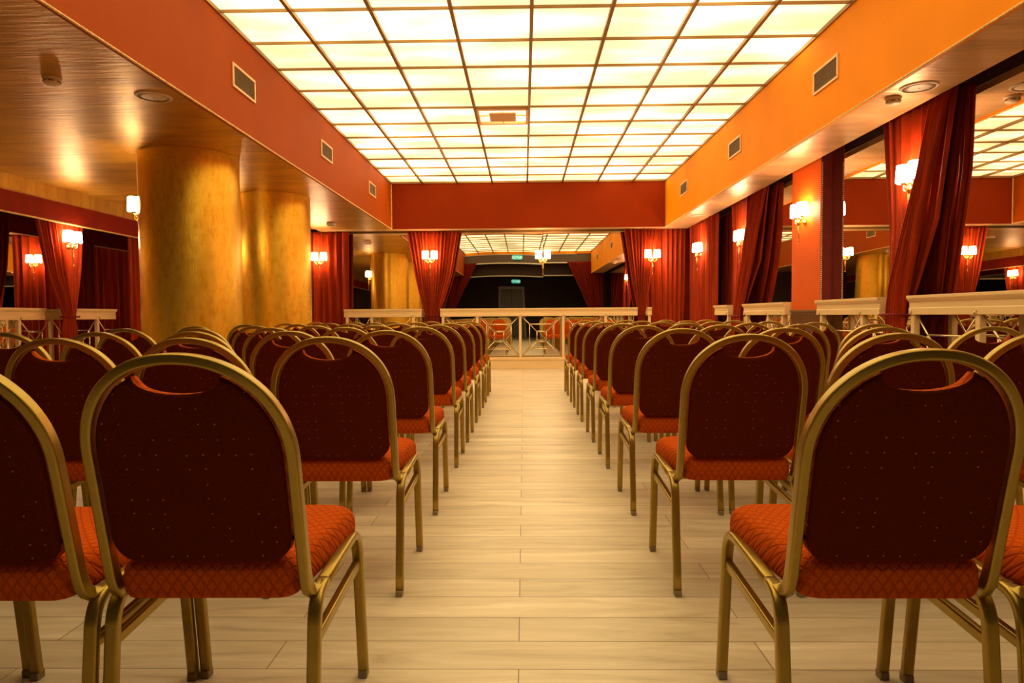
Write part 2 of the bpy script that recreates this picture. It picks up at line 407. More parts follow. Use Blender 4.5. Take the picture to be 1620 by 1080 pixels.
lf = MB().box((x0+.505, YR, 0), (x1, YR+.03, 2.08)).build('door_leaf', 'door_leaf', dr, bevel=.006)
MB().sweep([(x0+.46, YR+.03, .95), (x0+.46, YR+.07, .98), (x0+.46, YR+.07, 1.12), (x0+.46, YR+.03, 1.15)], .02, .02, up=(1, 0, 0)).build('door_handle', 'brass', lf)

# ------------------------------------------------------------------ exit signs
def exit_sign(loc, w, h, label):
    e = empty('exit_sign', loc, label=label, cat='exit sign', group='lit green exit signs')
    MB().box((-w/2, -.03, -h/2), (w/2, .0, h/2)).build('housing', 'sign_green', e, bevel=.006)
    cu = bpy.data.curves.new('lettering', 'FONT'); cu.body = 'ВЫХОД'; cu.size = h*.72; cu.align_x = 'CENTER'; cu.align_y = 'CENTER'; cu.extrude = .001
    t = bpy.data.objects.new('lettering', cu); COL.objects.link(t); t.parent = e; t.location = (0, .003, 0); t.rotation_euler = (PI/2, 0, PI)
    me = bpy.data.meshes.new_from_object(t); bpy.data.objects.remove(t)
    t = bpy.data.objects.new('lettering', me); COL.objects.link(t); t.parent = e; t.location = (0, .003, 0); t.rotation_euler = (PI/2, 0, PI)
    me.materials.clear(); me.materials.append(MT['sign_white'])
exit_sign((-.18, Y0+.035, 3.02), .36, .16, 'lit green exit sign on the dark beam, reflected high in the back mirror')
exit_sign((-.30, YR+.04, 2.42), .36, .16, 'dimmer green exit sign over the far grey door, reflected in the back mirror')

# ------------------------------------------------------------------ columns
def column(x, y, r, label):
    m = MB(); prof = [(r, 0), (r, ZS-.005), (r, ZS+.03)]
    m.lathe([(r+.012, 0), (r+.012, .08), (r, .09)] + [(r, .09+(ZS-.09)*i/8) for i in range(1, 9)] + [(r, ZS+.003)], (0, 0, 0), 72)
    o = m.build('column', 'column'); o.location = (x, y, 0)
    tag(o, label, 'column', 'gold columns on the left', 'thing'); return o
CR = .435
column(-3.12, 6.33, CR, 'nearer and wider of the two round textured gold columns on the left')
column(-3.12, 8.47, CR, 'farther of the two round textured gold columns on the left')

# ------------------------------------------------------------------ wall mirrors
def mirror(name, pts, label, warp=None, axis='y'):
    """panel standing in the plane axis=const; pts = (a0, a1, z0, z1, plane, outward)"""
    a0, a1, z0, z1, c, sgn = pts
    nx, nz = (40, 24) if warp else (1, 1)
    vs = []; fs = []
    for j in range(nz+1):
        for i in range(nx+1):
            a = a0+(a1-a0)*i/nx; z = z0+(z1-z0)*j/nz
            dd = warp(a, z) if warp else 0
            vs.append((a, c+dd, z) if axis == 'y' else (c+dd, a, z))
    for j in range(nz):
        for i in range(nx):
            q = j*(nx+1)+i; fs.append((q, q+1, q+nx+2, q+nx+1))
    m = MB().add(vs, fs, True)
    n0 = len(vs); back = c+.03*sgn
    bb = [(a0, z0), (a1, z0), (a1, z1), (a0, z1)]
    m.add([((a, back, z) if axis == 'y' else (back, a, z)) for a, z in bb], [(0, 1, 2, 3)])
    me = bpy.data.meshes.new(name); me.from_pydata(m.v, [], m.f)
    for p, k in zip(me.polygons, m.sm): p.use_smooth = k
    me.materials.append(MT['mirror'])
    o = bpy.data.objects.new(name, me); COL.objects.link(o)
    return tag(o, label, 'mirror', 'wall mirrors')
mirror('wall_mirror', (-3.9, .348, .0, 2.6, YBM, 1), 'wide mirror on the back wall, left of the seam under the wall lamp', warp=lambda a, z: (.0042*min(1.5, max(-1.5, a+.35))**2)*(z-.95))
mirror('wall_mirror', (.354, 2.86, .0, 2.6, YBM, 1), 'mirror on the back wall, right of the seam under the wall lamp')
mirror('wall_mirror', (7.37, 12.1, .0, 2.6, XRM, 1), 'mirror on the right wall beyond the orange pilaster', axis='x')
mirror('wall_mirror', (5.25, 6.65, .0, 2.6, XRM, 1), 'mirror on the right wall between the orange pilaster and the nearest tied curtain', axis='x')
mirror('wall_mirror', (Y0, 5.246, .0, 2.6, XRM, 1), 'large mirror on the right wall nearest the viewer, above the cream balustrade', axis='x')
mirror('wall_mirror', (Y0, 11.7, .0, 2.34, XLM, -1), 'mirror on the left wall behind the tied curtain', axis='x')

# ------------------------------------------------------------------ curtains
def smooth(t): return t*t*(3-2*t)
def panel(wall, keys, pleats, seed, mname='velvet', amp=.03, per=9, thick=.006):
    """keys: (z, s0, s1, n, ampfactor) from top to bottom; wall(s,n,z)->xyz"""
    rr = random.Random(seed)
    cols = pleats*per; rows = 44
    ph = [rr.uniform(-.35, .35) for _ in range(pleats+1)]; am = [rr.uniform(.55, 1.25) for _ in range(pleats+1)]
    z0, z1 = keys[0][0], keys[-1][0]; vs = []; fs = []
    def at(z):
        for a, b in zip(keys, keys[1:]):
            if z <= a[0] and z >= b[0]-1e-9:
                t = (a[0]-z)/(a[0]-b[0]); ts = t if len(a) < 6 else (t**a[5] if a[5] > 0 else 1-(1-t)**(-a[5]))
                return [a[i]+(b[i]-a[i])*ts for i in range(1, 5)]
        return keys[-1][1:5]
    for j in range(rows+1):
        z = z0+(z1-z0)*j/rows
        s0, s1, n, k = at(z)
        for i in range(cols+1):
            u = i/cols; q = u*pleats; qi = min(int(q), pleats-1); fr = q-qi
            a = am[qi]*(1-fr)+am[qi+1]*fr; p = ph[qi]*(1-fr)+ph[qi+1]*fr
            wv = math.sin(2*PI*(q+p*.5)+.25*math.sin(j*.13+qi))
            wv += .28*math.sin(4*PI*q+1.3+ph[qi]*4)
            s = s0+(s1-s0)*u + (s1-s0)/pleats*.18*math.cos(2*PI*(q+p))*k
            vs.append(wall(s, n+amp*a*k*wv, z))
    for j in range(rows):
        for i in range(cols):
            c = j*(cols+1)+i; fs.append((c, c+1, c+cols+2, c+cols+1))
    return MB().add(vs, fs, True)
RW = lambda s, n, z: (XRM-n, s, z)
BW = lambda s, n, z: (s, YBM-n, z)
LW = lambda s, n, z: (-5.95+n, s, z)
FW = lambda s, n, z: (s, Y0+n, z)
def tie(wall, s0, s1, n0, n1, z, par, name='tieback', tilt=0):
    pts = []; c, w_ = (s0+s1)/2, (s1-s0)/2; nc, d_ = (n0+n1)/2, (n1-n0)/2
    for i in range(24):
        a = 2*PI*i/24; pts.append(wall(c+w_*math.cos(a), nc+d_*math.sin(a), z+tilt*math.cos(a)))
    MB().sweep(pts, .016, .022, closed=True, n=8, p=1).build(name, 'velvet_dark', par)
def curtain(label, panels, ties, group='red velvet curtains'):
    c = None
    e = empty('curtain', (0, 0, 0), label=label, cat='curtain', group=group)
    for nm, mb, m in panels: mb.build(nm, m, e, solid=.005)
    for t in ties: tie(*t, e)
    return e
GT, GS = 'tied back red curtains', 'straight hanging red curtains'
# right wall
curtain('red velvet curtain tied back by the right balustrade, nearest the viewer', [
    ('back_panel', panel(RW, [(2.50, 4.70, 5.66, .04, 1), (1.6, 4.89, 5.55, .04, 1), (.93, 5.12, 5.40, .11, .6), (.80, 5.19, 5.41, .12, .6), (.02, 5.12, 5.41, .12, 1)], 8, 3, amp=.022), 'velvet'),
    ('front_panel', panel(RW, [(2.50, 4.72, 4.93, .08, .8), (1.95, 4.84, 4.99, .135, 1), (1.6, 4.93, 5.11, .155, 1), (1.14, 5.03, 5.28, .17, .9), (.93, 5.08, 5.33, .17, .6), (.80, 5.08, 5.33, .17, .7), (.02, 5.07, 5.36, .16, 1)], 6, 4, amp=.028), 'velvet')],
    [(RW, 5.07, 5.42, .09, .225, .915)], GT)
curtain('red velvet curtain tied back on the right wall, just beyond the orange pilaster', [
    ('back_panel', panel(RW, [(2.50, 8.20, 9.64, .04, 1), (1.6, 8.48, 9.56, .04, 1), (.93, 8.98, 9.38, .11, .6), (.80, 8.97, 9.38, .12, .6), (.02, 8.9, 9.4, .12, 1)], 9, 5, amp=.022), 'velvet'),
    ('front_panel', panel(RW, [(2.50, 8.18, 8.62, .09, .8), (1.95, 8.36, 8.86, .135, 1), (1.6, 8.5, 8.92, .155, 1), (1.14, 8.74, 9.1, .17, .9), (.93, 8.86, 9.2, .17, .6), (.80, 8.87, 9.2, .17, .7), (.02, 8.86, 9.22, .16, 1)], 8, 6, amp=.028), 'velvet')],
    [(RW, 8.85, 9.40, .07, .205, .905)], GT)
curtain('straight red velvet curtain with a wall lamp, at the far end of the right wall', [
    ('fabric', panel(RW, [(2.424, 10.12, 11.76, .11, 1), (.02, 10.2, 11.70, .11, 1.1)], 15, 8, amp=.05), 'velvet')], [], GS)
# back wall
curtain('straight red velvet curtain with a wall lamp, beside the farther gold column', [
    ('fabric', panel(BW, [(2.424, -6.02, -3.08, .16, 1), (.02, -6.02, -3.10, .16, 1.1)], 24, 9, amp=.045), 'velvet')], [], GS)
curtain('red velvet curtain tied back at the back balustrade, left of the mirror', [
    ('fabric', panel(BW, [(2.424, -2.06, -1.12, .16, 1), (1.7, -1.93, -1.25, .17, 1, 1.1), (.955, -1.745, -1.50, .2, .6, 1.25), (.80, -1.76, -1.48, .2, .8), (.02, -1.76, -1.48, .2, 1)], 14, 10, amp=.034), 'velvet')],
    [(BW, -1.765, -1.485, .15, .26, .94)], GT)
curtain('red velvet curtain tied back at the right end of the back balustrade', [
    ('fabric', panel(BW, [(2.424, 1.74, 2.36, .20, 1), (1.7, 1.86, 2.25, .20, 1, 1.1), (.955, 2.0, 2.125, .22, .6, 1.25), (.80, 1.995, 2.125, .22, .8), (.02, 1.985, 2.13, .22, 1)], 10, 11, amp=.033), 'velvet')],
    [(BW, 1.985, 2.135, .17, .27, .94)], GT)
curtain('straight red velvet curtain in the far right corner behind a wall lamp', [
    ('fabric', panel(BW, [(2.50, 2.20, 2.84, .09, 1), (.02, 2.27, 2.80, .09, 1.1)], 7, 12, amp=.025), 'velvet')], [], GS)
# left wall
curtain('red velvet curtain tied back by the left balustrade under the deep red beam', [
    ('back_panel', panel(LW, [(2.34, 7.95, 8.60, .34, 1), (1.6, 8.0, 8.52, .34, .9, 1.2), (.96, 8.16, 8.34, .36, .5, 1.3), (.80, 8.14, 8.36, .36, .7), (.02, 8.12, 8.37, .36, 1)], 7, 13, amp=.032), 'velvet'),
    ('front_panel', panel(LW, [(2.34, 7.63, 8.06, .37, 1), (1.6, 7.78, 8.12, .39, 1, 1.2), (.96, 8.07, 8.24, .40, .6, 1.2), (.80, 8.05, 8.26, .39, .7), (.02, 8.06, 8.28, .38, 1)], 7, 14, amp=.032), 'velvet')],
    [(LW, 8.055, 8.36, .32, .445, .95)], GT)
curtain('dark red curtain past the left balustrade end, partly behind the nearer gold column', [
    ('fabric', panel(LW, [(2.34, 9.50, 10.3, .36, 1), (.02, 9.52, 10.3, .36, 1)], 8, 16, amp=.045), 'velvet')], [], GS)
# curtains at the near end, seen only in the mirrors
for sg, lb in ((1, 'dark swept curtain right of the dark doorway, reflected in the back mirror'), (-1, 'dark swept curtain left of the dark doorway, reflected in the back mirror')):
    x0, x1 = (1.55, 2.85) if sg > 0 else (-1.75, -2.75)
    curtain(lb, [('fabric', panel(FW, [(2.85, x0, x1, .08, 1), (1.7, x0+.55*sg, x1, .08, 1, 1.2), (.9, x0+.95*sg, x1+.02*sg, .08, .7, 1), (.02, x0+.9*sg, x1+.02*sg, .08, 1)], 9, 20+sg, amp=.035), 'velvet_dark')], [], 'swept curtains behind the viewer')

# ------------------------------------------------------------------ pilaster
pl = empty('pilaster', (2.947, 7.01, 0), label='orange pilaster on the right wall with a wall lamp and studded dark side', cat='pilaster')
MB().box((-.06, -.35, .965), (.06, .35, 2.59)).build('shaft', 'pilaster', pl, bevel=.004)
MB().box((-.054, -.352, .965), (.06, -.349, 2.595)).build('side_lining', 'dark_red_fabric', pl)
MB().box((-.072, -.36, .945), (.06, .36, .968)).build('ledge', 'brown', pl, bevel=.004)
bp = MB().box((-.06, -.35, 0), (.06, .35, .945))
for i in range(26): bp.box((-.064, -.34+i*.0266, .05), (-.058, -.34+i*.0266+.012, .93))
bp.build('base_panel', 'brown', pl)
st = MB()
for i in range(72): st.lathe([(.0075, 0), (.006, -.004), (.001, -.007)], (-.048, -.352, .98+i*.0198), 8, 'y')
o = st.build('stud_row', 'white_trim', pl); o['label'] = 'row of pale studs along the edge'

# ------------------------------------------------------------------ wall lamps
def make_sconce():
    e = empty('wall_lamp', (0, 0, 0), label='x', cat='wall lamp', group='twin shade brass wall lamps')
    # local: mounts at y=0 (wall), projects toward -y; z=0 is the shade centre
    m = MB(); m.lathe([(.03, 0), (.03, -.012), (.012, -.02)], (0, 0, -.12), 16, 'y')
    m.sweep([(0, 0, -.12), (0, -.05, -.12), (0, -.062, -.115)], .016, .016, n=8, p=1); m.build('backplate', 'brass', e)
    m = MB(); m.lathe([(.001, -.36), (.006, -.355), (.008, -.34), (.004, -.33), (.007, -.315), (.010, -.25), (.017, -.16), (.012, -.15), (.02, -.14), (.024, -.125), (.014, -.10), (.007, -.085), (.012, -.075), (.004, -.055)], (0, -.065, 0), 14); m.build('stem', 'brass', e)
    for s in (-1, 1):
        m = MB(); pts = []
        for i in range(15):
            t = i/14; a = PI*(1.0*t)
            pts.append((s*(.005+.035*(1-math.cos(a))), -.065-.012*math.sin(a), -.115-.036*math.sin(a)+.042*t))
        m.sweep(pts, .011, .011, n=8, p=1)
        m.sweep([(s*(.03+.016*math.cos(b)), -.07, -.088+.016*math.sin(b)) for b in [i*.5-1.5 for i in range(10)]], .007, .007, up=(0, 1, 0), n=6, p=1)
        a_ = m.build('arm', 'brass', e)
        m = MB(); m.lathe([(.004, -.078), (.012, -.073), (.026, -.066), (.030, -.060), (.012, -.058), (.010, -.03)], (s*.076, -.065, 0), 16); m.build('cup', 'brass', e)
        m = MB(); m.lathe([(.051, -.062), (.058, -.056), (.057, -.02), (.055, .02), (.052, .068), (.050, .072), (.046, .068), (.050, -.05)], (s*.078, -.065, 0), 24, cap=False)
        o = m.build('shade', 'shade', e)
    kids(e); return e
SC = make_sconce(); used = False
def sconce(loc, rz, label):
    global used
    if not used:
        used = True; SC.location = loc; SC.rotation_euler = (0, 0, rz); SC['label'] = label; return SC
    return dup(SC, loc, rz, label=label)
ZL = 1.977
RZr, RZb, RZl = -PI/2, 0, PI/2         # facing -X, -Y, +X
sconce((2.965, 5.165, ZL), RZr, 'twin shade wall lamp on the nearest tied curtain of the right wall')
sconce((2.88, 7.00, ZL), RZr, 'twin shade wall lamp on the orange pilaster')
sconce((2.965, 9.17, ZL), RZr, 'twin shade wall lamp on the tied curtain beyond the orange pilaster')
sconce((2.81, 10.78, ZL), RZr, 'twin shade wall lamp on the straight curtain of the right wall')
sconce((-3.575, 11.87, ZL), RZb, 'twin shade wall lamp on the straight curtain beside the farther gold column')
sconce((-1.63, 11.86, ZL+.01), RZb, 'twin shade wall lamp on the tied curtain left of the back mirror')
sconce((2.235, 11.86, ZL), RZb, 'twin shade wall lamp on the back wall, right of the mirror')
sconce((.345, YBM, ZL+.03), RZb, 'twin shade wall lamp mounted on the seam of the back mirror')
sconce((-5.52, 8.13, 1.91), RZl, 'twin shade wall lamp on the tied curtain of the left wall')
sconce((-3.12-CR+.01, 6.33, ZL), RZr, 'twin shade wall lamp on the left side of the nearer gold column')
sconce((-3.12-CR+.01, 8.47, ZL), RZr, 'twin shade wall lamp on the left side of the farther gold column')

# ------------------------------------------------------------------ balustrades
def balustrade(label, a, b, posts, front, depth, frame):
    """runs from a to b along the wall; front = distance of its face; frame(s, n, z): n>0 behind the face"""
    e = empty('balustrade', frame((a+b)/2, depth/2, 0), label=label, cat='balustrade', group='cream balustrades')
    org = Vector(e.location); loc = lambda s, n, z: tuple(Vector(frame(s, n, z))-org)
    def bx(m, s0, s1, n0, n1, z0, z1):
        p, q = loc(s0, n0, z0), loc(s1, n1, z1); m.box(tuple(min(i, j) for i, j in zip(p, q)), tuple(max(i, j) for i, j in zip(p, q))); return m
    # moulded top beam
    prof = [(0, .916), (0, .962), (.004, .968), (.004, 1.006), (-.004, 1.012), (-.016, 1.028), (-.020, 1.036), (-.020, 1.055), (depth+.02, 1.055), (depth+.02, 1.036), (depth, 1.012), (depth, .916)]
    n = len(prof); vs = [loc(a, p, z) for p, z in prof]+[loc(b, p, z) for p, z in prof]
    MB().add(vs, [(i, (i+1) % n, n+(i+1) % n, n+i) for i in range(n)]+[tuple(range(n)), tuple(range(n, 2*n))]).build('top_beam', 'cream', e, bevel=.002)
    m = MB(); bx(m, a, b, 0, depth, 0, .155); bx(m, a, b, -.012, depth, .155, .2); m.build('plinth', 'cream', e, bevel=.004)
    for p in posts:
        m = MB(); bx(m, p-.022, p+.022, .012, .056, .2, .916); q = m.build('post', 'cream', e, bevel=.004)
        m = MB()
        for zz in (.932, .20):
            for k in range(2):
                ang = PI/4+k*PI/2; c_, s_ = .016*math.cos(ang), .016*math.sin(ang)
                m.sweep([loc(p-c_, -.004, zz-s_), loc(p+c_, -.004, zz+s_)], .007, .007, n=6, p=1)
        m.build('rosette', 'lattice', q)
    ss = sorted(set([x for x in posts]))
    ends = [a]+ss+[b]
    for s0, s1 in zip(ends, ends[1:]):
        if s1-s0 < .16: continue
        l, r = s0+.022, s1-.022
        if s0 == a and a not in posts: l = s0
        if s1 == b and b not in posts: r = s1
        full = .701; tot = r-l
        # bays are cut off where a section ends against a curtain
        if s0 == a and tot < full-.05: c0, c1 = r-full, r
        elif s1 == b and tot < full-.05: c0, c1 = l, l+full
        else: c0, c1 = l, r
        z0, z1 = .2, .916
        def P_(u, v): return (c0+(c1-c0)*u, z0+(z1-z0)*v)
        segs = []
        I0, I1, J0, J1 = .385, .615, .38, .62; R0, R1 = .20, .80
        for (cu, cv, iu, iv) in ((0, 0, I0, J0), (1, 0, I1, J0), (0, 1, I0, J1), (1, 1, I1, J1)): segs.append((P_(cu, cv), P_(iu, iv)))
        for q in (((I0, J0), (I1, J0)), ((I0, J1), (I1, J1)), ((I0, J0), (I0, J1)), ((I1, J0), (I1, J1)), ((R0, R0), (R1, R0)), ((R0, R1), (R1, R1)), ((R0, R0), (R0, R1)), ((R1, R0), (R1, R1))):
            segs.append((P_(*q[0]), P_(*q[1])))
        m = MB(); cnt = 0
        for (sa, za), (sb, zb) in segs:
            # clip to l..r
            lo, hi = l, r
            if max(sa, sb) < lo or min(sa, sb) > hi: continue
            def clip(s, z, s2, z2):
                t = s
                if s < lo: f = (lo-s)/(s2-s); return lo, z+(z2-z)*f
                if s > hi: f = (hi-s)/(s2-s); return hi, z+(z2-z)*f
                return s, z
            A, B = clip(sa, za, sb, zb), clip(sb, zb, sa, za)
            m.sweep([loc(A[0], .034, A[1]), loc(B[0], .034, B[1])], .015, .015, n=6, p=1); cnt += 1
        if cnt: m.build('lattice_panel', 'lattice', e)
    return e
BF = lambda s, n, z: (s, 11.75+n, z)
RF = lambda s, n, z: (2.83+n, s, z)
LF = lambda s, n, z: (-5.75-n, s, z)
balustrade('cream balustrade section on the back wall, left of the tied curtain', -3.137, -1.79, [-3.09, -2.661, -1.93], 0, .12, BF)
balustrade('long cream balustrade section across the back mirror, at the end of the aisle', -1.455, 1.97, [-1.41, -.813, -.064, .684, 1.42], 0, .12, BF)
balustrade('short cream balustrade stub right of the tied curtain on the back wall', 2.142, 2.215, [2.178], 0, .1, BF)
balustrade('cream balustrade section on the right wall nearest the viewer', Y0+.4, 5.03, [.5, 1.25, 2.0, 2.76, 3.54, 4.29, 5.0], 0, .10, RF)
balustrade('cream balustrade section on the right wall between the nearest tied curtain and the pilaster', 5.44, 6.60, [5.75, 6.53], 0, .10, RF)
balustrade('cream balustrade section on the right wall just beyond the orange pilaster', 7.40, 8.78, [7.50, 7.95, 8.70], 0, .10, RF)
balustrade('short cream balustrade piece on the right wall between the two farthest curtains', 9.44, 10.10, [9.50], 0, .10, RF)
balustrade('cream balustrade section on the left wall, left of the tied curtain', 3.0, 8.03, [3.2, 3.9, 4.65, 5.4, 6.14, 6.89, 7.63], 0, .10, LF)
balustrade('cream balustrade section on the left wall, between the tied curtain and the column', 8.39, 9.44, [9.06], 0, .10, LF)

# ------------------------------------------------------------------ vents, speakers, detectors, ceiling unit
def make_vent():
    e = empty('air_vent', (0, 0, 0), label='x', cat='air vent', group='air vents on the fascias')
    m = MB(); a, b, t = .222, .095, .021       # local: lies in YZ plane, faces -X
    for q in (((-.012, -a, -b), (0, a, -b+t)), ((-.012, -a, b-t), (0, a, b)), ((-.012, -a, -b+t), (0, -a+t, b-t)), ((-.012, a-t, -b+t), (0, a, b-t))): m.box(*q)
    m.build('frame', 'vent_frame', e, bevel=.003)
    m = MB().box((-.002, -a+t, -b+t), (0, a-t, b-t))
    for i in range(10): z = -b+t+.008+i*.016; m.add([(-.008, -a+t, z), (-.008, a-t, z), (-.003, a-t, z+.009), (-.003, -a+t, z+.009), (-.009, -a+t, z+.001), (-.009, a-t, z+.001), (-.004, a-t, z+.010), (-.004, -a+t, z+.010)],
              [(0, 1, 2, 3), (4, 7, 6, 5), (0, 4, 5, 1), (1, 5, 6, 2), (2, 6, 7, 3), (3, 7, 4, 0)])
    m.build('grille', 'vent_dark', e)
    kids(e); return e
V = make_vent()
vl = []
for x, rz, side, ys in ((XR, 0, 'right orange', (5.525, 7.85, 10.31, 1.9)), (XL, PI, 'left red-orange', (5.54, 7.845, 10.195))):
    for y, w_ in zip(ys, ('nearest', 'middle', 'farthest', 'overhead')):
        lab = 'cream framed air vent on the %s fascia, %s of the three' % (side, w_) if w_ != 'overhead' else 'air vent on the right orange fascia beside the viewer, seen only in the back mirror'
        vl.append((x, y, rz, lab))
for i, (x, y, rz, lab) in enumerate(vl):
    if i == 0: V.location = (x, y, 2.83); V.rotation_euler = (0, 0, rz); V['label'] = lab
    else: dup(V, (x, y, 2.83), rz, label=lab)
def ceiling_speaker(x, y, z, label):
    e = empty('ceiling_speaker', (x, y, z), label=label, cat='speaker', group='round ceiling speakers')
    MB().lathe([(.118, .002), (.118, -.004), (.112, -.009), (.098, -.010), (.098, -.006)], n=40, cap=False).build('rim', 'plastic', e)
    MB().lathe([(.098, -.004), (.06, -.008), (.02, -.0095), (.001, -.010)], n=32).build('grille', 'plastic', e)
    MB().lathe([(.006, -.008), (.006, -.012), (.001, -.013)], n=12).build('badge', 'brass', e)
ceiling_speaker(-2.50, 4.60, ZS+.004, 'round flat ceiling speaker on the left gold ceiling before the nearer column')
ceiling_speaker(2.635, 4.60, ZS+.004, 'round ceiling speaker on the right soffit over the nearest tied curtain')
ceiling_speaker(2.645, 10.39, ZS+.004, 'round ceiling speaker at the far end of the right soffit')
def smoke_detector(x, y, z, label):
    e = empty('smoke_detector', (x, y, z), label=label, cat='smoke detector', group='smoke detectors')
    MB().lathe([(.052, .002), (.054, -.01), (.05, -.016)], n=28).build('base', 'plastic', e)
    MB().lathe([(.044, -.016), (.047, -.022), (.046, -.036), (.034, -.046), (.012, -.05), (.001, -.05)], n=28).build('sensor_head', 'plastic', e)
    m = MB()
    for a in range(6):
        c, s_ = math.cos(a*PI/3), math.sin(a*PI/3)
        m.sweep([(c*.046-s_*.015, s_*.046+c*.015, -.029), (c*.0475, s_*.0475, -.029), (c*.046+s_*.015, s_*.046-c*.015, -.029)], .005, .007, n=6)
    m.build('slot', 'vent_dark', e)
smoke_detector(-2.93, 4.22, ZS+.004, 'small round smoke detector on the left gold ceiling')
smoke_detector(2.59, 4.83, ZS+.004, 'small round smoke detector on the right soffit beside the speaker')
e = empty('ceiling_box', (-3.08, 10.85, ZS+.004), label='small square box on the left gold ceiling beyond the columns', cat='ceiling box')
MB().box((-.06, -.06, -.045), (.06, .06, 0)).build('body', 'plastic', e, bevel=.008); MB().box((-.045, -.045, -.05), (.045, .045, -.044)).build('cover', 'vent_dark', e, bevel=.004)
# cassette unit in the light ceiling
e = empty('air_conditioner', (-.226, 7.807, ZC-.005), label='square cassette air conditioner unit set in the luminous ceiling', cat='air conditioner')
m = MB(); a, b = .288, .262
for q in (((-a, -a, -.02), (a, -b, .02)), ((-a, b, -.02), (a, a, .02)), ((-a, -b, -.02), (-b, b, .02)), ((b, -b, -.02), (a, b, .02))): m.box(*q)
m.build('frame', 'vent_frame', e, bevel=.006)
MB().box((-.15, -.15, -.022), (.15, .15, .0)).build('grille', 'vent_frame', e, bevel=.01)
m = MB()
for s_ in (-1, 1): m.box((-.004, s_*.205-.058, -.002), (.004, s_*.205+.058, .012)).box((s_*.205-.058, -.004, -.002), (s_*.205+.058, .004, .012))
m.build('bracket', 'vent_frame', e)

